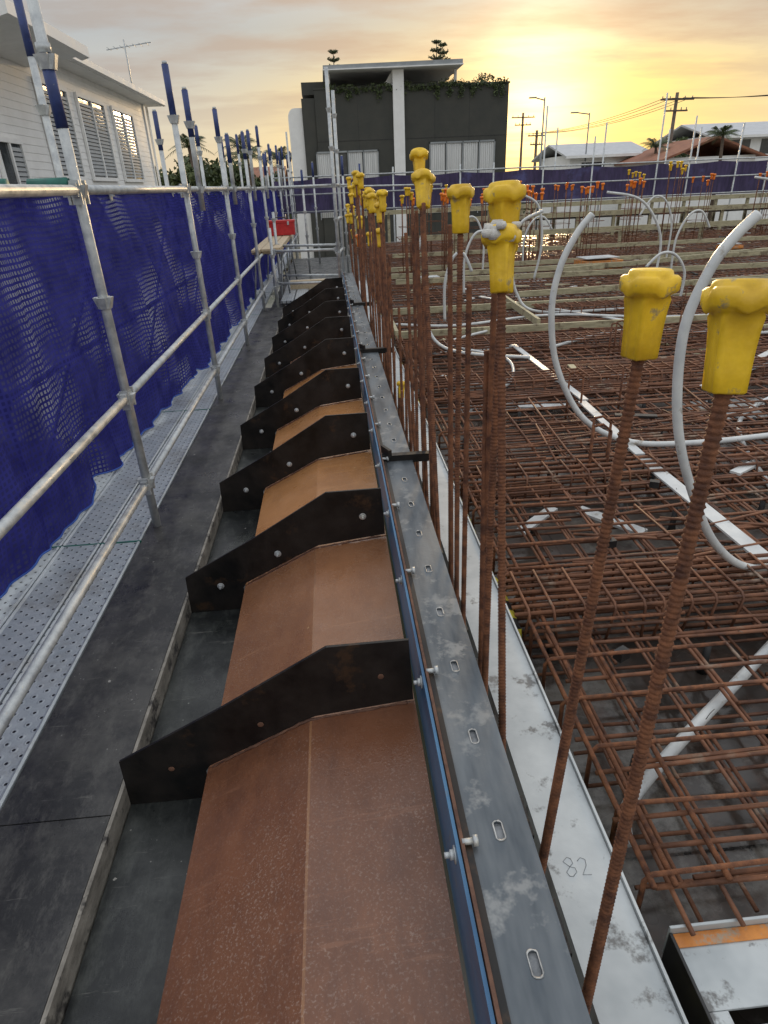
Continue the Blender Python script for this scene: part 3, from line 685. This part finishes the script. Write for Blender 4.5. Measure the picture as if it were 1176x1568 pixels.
for (y0,y1,z0,z1) in [(16.2,17.4,1.6,2.9),(19.3,21.3,2.3,4.35),(22.2,24.6,2.3,4.35),(25.6,28.0,2.3,4.35)]:
    b.box(HX+.02,HX+.035,y0,y1,z0,z1,1)
    for (a,c,d,e) in((y0-.09,y1+.09,z1,z1+.1),(y0-.09,y1+.09,z0-.1,z0)): b.box(HX+.015,HX+.09,a,c,d,e,0)
    for yy in(y0-.09,y1): b.box(HX+.015,HX+.085,yy,yy+.09,z0,z1,0)
    m=(y0+y1)/2; b.box(HX+.036,HX+.08,m-.04,m+.04,z0,z1,0)
    zz=z0+.05
    while zz<z1-.1:
        b.add([(HX+.04,m+.04,zz+.08),(HX+.065,m+.04,zz),(HX+.065,y1,zz),(HX+.04,y1,zz+.08)],[(0,1,2,3)],2)
        if y0>19: b.add([(HX+.04,y0,zz+.08),(HX+.065,y0,zz),(HX+.065,m-.04,zz),(HX+.04,m-.04,zz+.08)],[(0,1,2,3)],2)
        zz+=.10
b.make('windows',h)
b=B(M['galv'])
b.tube([(-7.2,30,5.2),(-7.2,30,7.0)],.03,6,0); b.tube([(-7.9,30,6.7),(-6.2,30,6.9)],.02,5,0)
for k in range(7): b.tube([(-7.8+.24*k,29.7,6.73+.02*k),(-7.8+.24*k,30.3,6.73+.02*k)],.012,4,0)
b.make('tv_antenna',h)
# ------------------------------------------------------------------ dark apartment building
a=empty('apartment_building')
GY=40
b=B(M['darkwall'],M['whitewall'],M['greytrim'],M['blackplastic'])
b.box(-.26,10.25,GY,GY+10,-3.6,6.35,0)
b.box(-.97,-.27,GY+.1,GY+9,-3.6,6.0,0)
b.box(-.95,.45,GY+2,GY+9,6.36,6.95,0)
prof=[(-1.75,-3.6)]+[(-1.75+.35*(1-math.cos(t)),5.15+.45*math.sin(t)) for t in [k*math.pi/12 for k in range(7)]]+[(-.98,5.6),(-.98,-3.6)]
b.prism_y(prof,GY+.3,GY+8,1)
b.box(3.93,4.52,GY-.25,GY-.01,-3.6,7.1,1)
b.prism_y([(.3,7.15),(.3,7.33),(7.6,7.42),(7.6,7.22)],GY-.6,GY+7,2)
b.prism_y([(.28,7.10),(.28,7.145),(7.62,7.215),(7.62,7.16)],GY-.7,GY+7,1)
b.prism_y([(3.4,6.36),(3.95,7.12),(4.55,7.12),(4.3,6.36)],GY+.3,GY+.5,1)
for x in(.5,7.35): b.box(x,x+.14,GY+.5,GY+.64,6.36,7.14,1)
b.box(.6,7.2,GY+5,GY+5.2,6.36,7.13,2)
b.box(-.3,10.3,GY-.03,GY+.2,6.352,6.44,0)
for x in(2.0,6.2,8.1): b.box(x,x+.02,GY-.004,GY-.001,-3.6,6.35,3)
b.box(-.26,10.25,GY-.008,GY-.005,3.95,3.98,3)
b.make('walls',a)
b=B(M['curtain'],M['greytrim'],M['glass'])
for (x0,x1,z1) in((-.4,3.05,3.5),(5.9,9.6,3.75)):
    n=4
    for k in range(n):
        xa=x0+(x1-x0)*k/n; xb=x0+(x1-x0)*(k+1)/n
        b.box(xa+.05,xb-.05,GY-.02,GY-.009,.2,z1-.08,2 if (x0<0 and k==1) else 0)
        if not(x0<0 and k==1):
            q=xa+.12
            while q<xb-.1: b.tube([(q,GY-.022,.2),(q,GY-.022,z1-.1)],.03,6,0); q+=.11
        b.box(xa,xa+.05,GY-.08,GY-.009,.1,z1,1); 
    b.box(x1-.05,x1,GY-.08,GY-.009,.1,z1,1); b.box(x0,x1,GY-.08,GY-.009,z1-.08,z1,1)
b.make('windows',a)
def leaves(b,c,rad,n,s,mi=0):
    for i in range(n):
        d=Vector((random.gauss(0,1),random.gauss(0,1),random.gauss(0,1))).normalized()*rnd(.3,1)
        p=Vector(c)+Vector((d.x*rad[0],d.y*rad[1],d.z*rad[2]))
        u=Vector((rnd(-1,1),rnd(-1,1),rnd(-1,1))).normalized(); w=u.cross(Vector((rnd(-1,1),rnd(-1,1),rnd(-1,1)))).normalized()
        q=s*rnd(.6,1.4); b.add([p-u*q,p-w*q*.45,p+u*q,p+w*q*.45],[(0,1,2,3)],mi)
b=B(M['leaf'])
x=.6
while x<10.2:
    leaves(b,(x,GY+.0,6.35+rnd(-.12,.12)),(.4,.3,rnd(.12,.28)),80,.07)
    if rnd(0,1)<.5: leaves(b,(x,GY-.12,6.05),(.22,.08,rnd(.2,.5)),60,.07)
    x+=.32
leaves(b,(9.0,GY+.5,6.65),(.6,.5,.30),160,.08)
b.make('planter_vine',a)
def gable_house(name,x0,x1,y,dep,zw,zr,wall,roof,ridge_x=True,win=()):
    e=empty(name); b=B(M[wall],M['glass'],M['whitewall']); b.box(x0,x1,y,y+dep,-3.6,zw,0)
    for (xa,xb,za,zb) in win:
        b.box(xa,xb,y-.03,y-.002,za,zb,1)
        b.box(xa-.1,xb+.1,y-.06,y-.031,zb,zb+.1,2); b.box(xa-.1,xb+.1,y-.08,y-.031,za-.1,za,2); b.box((xa+xb)/2-.04,(xa+xb)/2+.04,y-.05,y-.031,za,zb,2)
    b.make('walls',e)
    b=B(M[roof],M['whitewall'])
    if ridge_x:
        m=y+dep/2; b.prism_x([(y-.6,zw-.1),(m,zr),(y+dep+.6,zw-.1),(y+dep+.6,zw-.25),(m,zr-.15),(y-.6,zw-.25)],x0-.6,x1+.6,0)
        b.box(x0-.6,x1+.6,y-.68,y-.61,zw-.28,zw-.08,1)
    else:
        m=(x0+x1)/2; b.prism_y([(x0-.6,zw-.1),(m,zr),(x1+.6,zw-.1),(x1+.6,zw-.25),(m,zr-.15),(x0-.6,zw-.25)],y-.6,y+dep,0)
    b.make('roof',e)
gable_house('suburban_house',21.0,27.5,60,9,3.4,4.4,'whitewall','roofmetal',True,[(22,24,1.5,2.8)])
gable_house('tiled_roof_house',25.5,32.5,52,8,2.7,4.0,'whitewall','tile',False,[(27,29,1.2,2.2)])
gable_house('suburban_house',34.5,52,62,10,4.5,5.7,'whitewall','roofmetal',True,[(36,38,2.9,4.1),(39,41,2.9,4.1),(42,44,2.9,4.1),(46,48,2.9,4.1)])
gable_house('suburban_house',-12,-4,60,9,2.4,3.6,'whitewall','tile',True,[])
gable_house('suburban_house',56,75,80,10,5,6.8,'whitewall','roofmetal',True,[])
def tree(name,x,y,zt,r,n=1800,leaf=.17):
    b=B(M['bark'],M['leaf']); z0=-3.6
    top=Vector((x,y,zt-r)); b.tube([(x,y,z0),(x+.1,y,(z0+zt)/2),top],.2,8,0,True,[.28,.2,.1])
    cs=[]
    for k in range(9):
        a=rnd(0,6.28); q=rnd(.3,.9)*r; c=Vector((x+math.cos(a)*q,y+math.sin(a)*q,zt-r*rnd(.35,1.5))); cs.append(c)
        b.tube([top-Vector((0,0,r*.5)),(top+c)/2+Vector((0,0,.1)),c],.06,5,0,True,[.09,.05,.02])
    cs.append(Vector((x,y,zt-r*.45)))
    for c in cs: leaves(b,c,(r*.42,r*.42,r*.34),n//len(cs),leaf,1)
    b.make(name)
def palm(name,x,y,zt,fl=1.6,nf=16):
    b=B(M['bark'],M['leaf']); b.tube([(x,y,-3.6),(x+.15,y,zt/2),(x,y,zt)],.12,8,0,True,[.16,.12,.1])
    for k in range(nf):
        a=2*math.pi*k/nf+rnd(-.2,.2); el=rnd(.1,1.2); P=[]
        for t in range(9):
            s=t/8*fl; zz=zt+s*math.sin(el)-.55*s*s/fl; rr=s*math.cos(el)*1.0+.05; P.append(Vector((x+rr*math.cos(a),y+rr*math.sin(a),zz)))
        b.tube(P,.012,4,1,True,[.02-.002*i for i in range(9)])
        side=Vector((-math.sin(a),math.cos(a),0))
        for t in range(1,9):
            for f in(0,.5):
                p=P[t-1].lerp(P[t],f); ln=.42*fl/1.6*math.sin(math.pi*(t+f)/9.5)
                for sg in(-1,1):
                    q=p+side*sg*ln*.8+Vector((math.cos(a)*.12,math.sin(a)*.12,-ln*.45)); d=(P[t]-P[t-1]).normalized()*.03
                    b.add([p-d,p+d,q],[(0,1,2)],1)
    b.make(name)
for (x,y,zt,r) in [(-5.5,42,3.6,1.8),(-8,48,4.2,2.3),(-3.4,50,3.1,1.6),(-10.5,44,3.6,2.0),(-6.3,36,3.0,1.3),(12.5,70,3.6,2.0),(16,75,3.2,2.0),(33,66,4.8,2.4)]:
    tree('leafy_tree',x,y,zt,r)
for (x,y,zt) in [(-4.0,38,3.3),(-2.6,44,3.4),(-7.2,40,4.0),(-5.0,45,4.2),(28.5,50,4.0),(30.5,54,4.2),(26.5,56,3.6),(46,60,5.0)]: palm('palm_tree',x,y,zt,rnd(1.3,1.9))
palm('palm_tree',-13.2,34,7.6,2.2)
def norfolk(x,y,zt):
    b=B(M['bark'],M['leaf']); b.tube([(x,y,-3.6),(x,y,zt)],.2,7,0,True,[.35,.03])
    z=zt-.3; k=0
    while z>zt-9:
        L_=.35+.30*(zt-z)
        for j in range(6):
            a=j*math.pi/3+k*.5; P=[Vector((x,y,z)),Vector((x+math.cos(a)*L_*.6,y+math.sin(a)*L_*.6,z+.05*L_)),Vector((x+math.cos(a)*L_,y+math.sin(a)*L_,z+.3*L_))]
            b.tube(P,.05,4,0)
            for t in range(5): 
                p=P[0].lerp(P[2],.25+.18*t); leaves(b,p,(.18,.18,.14),7,.12,1)
        z-=.75; k+=1
    b.make('norfolk_pine')
norfolk(1.9,85,15.2); norfolk(13.4,85,15.8); norfolk(14.6,88,16.0)
b=B(M['leaf'])
for i in range(110): 
    x=rnd(-60,120); leaves(b,(x,rnd(110,150),-1.5+rnd(0,2)),(5,2,rnd(2.0,3.6)),90,.7)
b.make('distant_trees')
def upole(x,y,zt,arm=1.2,rot=0.1):
    b=B(M['wood'],M['galv_dark']); b.tube([(x,y,-3.6),(x,y,zt)],.15,10,0,True,[.19,.13])
    for dz,aa in((.5,arm),(1.3,arm*.7)):
        b.obox((x,y-.16,zt-dz),aa,.06,.06,rot,0)
        for k in(-1,-.5,.5,1): 
            p=Vector((x+aa*.9*k*math.cos(rot),y-.16+aa*.9*k*math.sin(rot),zt-dz+.06)); b.tube([p,p+Vector((0,0,.18))],.04,6,1)
    b.make('utility_pole')
upole(29.6,60,7.6,1.5); upole(25.0,90,9.0,1.5); upole(22.4,75,6.2,1.0); upole(48,50,8.4,1.6)
b=B(M['wood'],M['galv_dark'])
b.tube([(18.4,60,-3.6),(18.4,60,7.6)],.1,8,1,True,[.12,.06]); b.tube([(18.4,60,7.4),(17.6,60,7.6)],.05,6,1); b.obox((17.4,60,7.6),.3,.1,.05,0,1)
b.make('street_lamp')
b=B(M['wood'],M['galv_dark'])
b.tube([(22.3,60,-3.6),(22.3,60,6.4)],.1,8,1,True,[.1,.05]); b.tube([(22.3,60,6.3),(21.2,60,6.45)],.05,6,1)
b.obox((21.0,60,6.45),.3,.1,.05,0,1)
b.make('street_lamp')
b=B(M['blackplastic'])
def wire(p,q,sag):
    p=Vector(p);q=Vector(q); b.tube([p.lerp(q,t/14)-Vector((0,0,sag*4*(t/14)*(1-t/14))) for t in range(15)],.02,4,0)
for k in(-1.2,-.5,.5,1.2):
    wire((29.6+k,59.8,7.2),(48+k,50,8.0),.7); wire((29.6+k,59.8,7.2),(22.4+k,75,5.9),.5); wire((48+k,50,8.0),(75,38,9),.8)
b.make('power_lines')
# ------------------------------------------------------------------ sky
w=bpy.data.worlds.new('World'); scene.world=w; w.use_nodes=True; nt=w.node_tree; nt.nodes.clear()
out=nt.nodes.new('ShaderNodeOutputWorld'); bg=nt.nodes.new('ShaderNodeBackground')
sky=nt.nodes.new('ShaderNodeTexSky'); sky.sky_type='NISHITA'; sky.sun_disc=False; sky.sun_elevation=SUN_EL; sky.sun_rotation=SUN_AZ; sky.dust_density=2.0
tc=nt.nodes.new('ShaderNodeTexCoord'); nv=nt.nodes.new('ShaderNodeVectorMath'); nv.operation='NORMALIZE'; L(nt,tc.outputs['Generated'],nv.inputs[0])
sx=nt.nodes.new('ShaderNodeSeparateXYZ'); L(nt,nv.outputs[0],sx.inputs[0])
z=sx.outputs[2]
sd=(math.sin(SUN_AZ)*math.cos(SUN_EL),math.cos(SUN_AZ)*math.cos(SUN_EL),math.sin(SUN_EL))
dp=nt.nodes.new('ShaderNodeVectorMath'); dp.operation='DOT_PRODUCT'; L(nt,nv.outputs[0],dp.inputs[0]); dp.inputs[1].default_value=sd
dot=math_n(nt,'MAXIMUM',dp.outputs['Value'],0)
g1=math_n(nt,'POWER',dot,350); g2=math_n(nt,'POWER',dot,20); g3=math_n(nt,'POWER',dot,5)
base=ramp(nt,z,[(0,(.80,.68,.48)),(.05,(.76,.68,.53)),(.10,(.64,.63,.58)),(.18,(.50,.53,.55)),(.38,(.98,1.0,1.03)),(1,(1.20,1.25,1.32))])
den=math_n(nt,'ADD',math_n(nt,'MAXIMUM',z,0),.07)
cx=math_n(nt,'DIVIDE',sx.outputs[0],den); cy=math_n(nt,'DIVIDE',sx.outputs[1],den)
cb=nt.nodes.new('ShaderNodeCombineXYZ'); L(nt,cx,cb.inputs[0]); L(nt,cy,cb.inputs[1])
cn=noise(nt,.85,8,.58,vec=cb.outputs[0],stretch=(.8,1.3,1)); 
cm=ramp(nt,cn,[(.42,(0,0,0)),(.58,(1,1,1))])
visband=ramp(nt,z,[(0,(1,1,1)),(.22,(1,1,1)),(.38,(.15,.15,.15))])
near=mixc(nt,g3,(.38,.41,.44),(.60,.41,.28))
fade=ramp(nt,z,[(0,(.05,.05,.05)),(.08,(.35,.35,.35)),(.13,(1,1,1))])
cf=math_n(nt,'MULTIPLY',math_n(nt,'MULTIPLY',cm,.75),math_n(nt,'MULTIPLY',visband,fade))
hz=ramp(nt,z,[(0,(1,1,1)),(.11,(1,1,1)),(.15,(.45,.45,.45)),(.24,(0,0,0))])
gz=math_n(nt,'MULTIPLY',g2,hz)
lit=mixc(nt,gz,base,(1.22,.86,.22))
c=mixc(nt,cf,lit,near)
hot=mixc(nt,math_n(nt,'MULTIPLY',g1,math_n(nt,'SUBTRACT',1,math_n(nt,'MULTIPLY',cm,.35))),(0,0,0),(1.8,1.3,.75))
c=mixc(nt,1.0,c,hot,'ADD')
nb=mixc(nt,1.0,sky.outputs[0],(.1,.1,.1),'MULTIPLY')
fin=mixc(nt,.92,nb,c)
low=math_n(nt,'GREATER_THAN',z,-.003)
fin=mixc(nt,low,(.16,.15,.13),fin)
L(nt,fin,bg.inputs[0]); bg.inputs[1].default_value=1.0; L(nt,bg.outputs[0],out.inputs[0])
sl=bpy.data.lights.new('sun','SUN'); sl.energy=2.4; sl.angle=math.radians(7); sl.color=(1,.70,.38)
so=bpy.data.objects.new('sun',sl); col.objects.link(so); so.rotation_euler=Vector(sd).to_track_quat('Z','Y').to_euler()
# ------------------------------------------------------------------ camera
p,yw,rl=math.radians(27.45),math.radians(3.55),math.radians(-2.53)
F=Vector((math.sin(yw)*math.cos(p),math.cos(yw)*math.cos(p),-math.sin(p))); R=Vector((math.cos(yw),-math.sin(yw),0)); U=R.cross(F)
R2=R*math.cos(rl)+U*math.sin(rl); U2=-R*math.sin(rl)+U*math.cos(rl)
cam=bpy.data.cameras.new('camera'); co=bpy.data.objects.new('camera',cam); col.objects.link(co)
m=Matrix((R2,U2,-F)).transposed().to_4x4(); m.translation=Vector((0,0,1.74)); co.matrix_world=m
cam.sensor_fit='VERTICAL'; cam.sensor_height=36; cam.lens=36*962.5/1568; cam.clip_end=3000; cam.clip_start=.02
scene.camera=co
scene.view_settings.view_transform='Standard'; scene.view_settings.look='None'; scene.view_settings.exposure=0
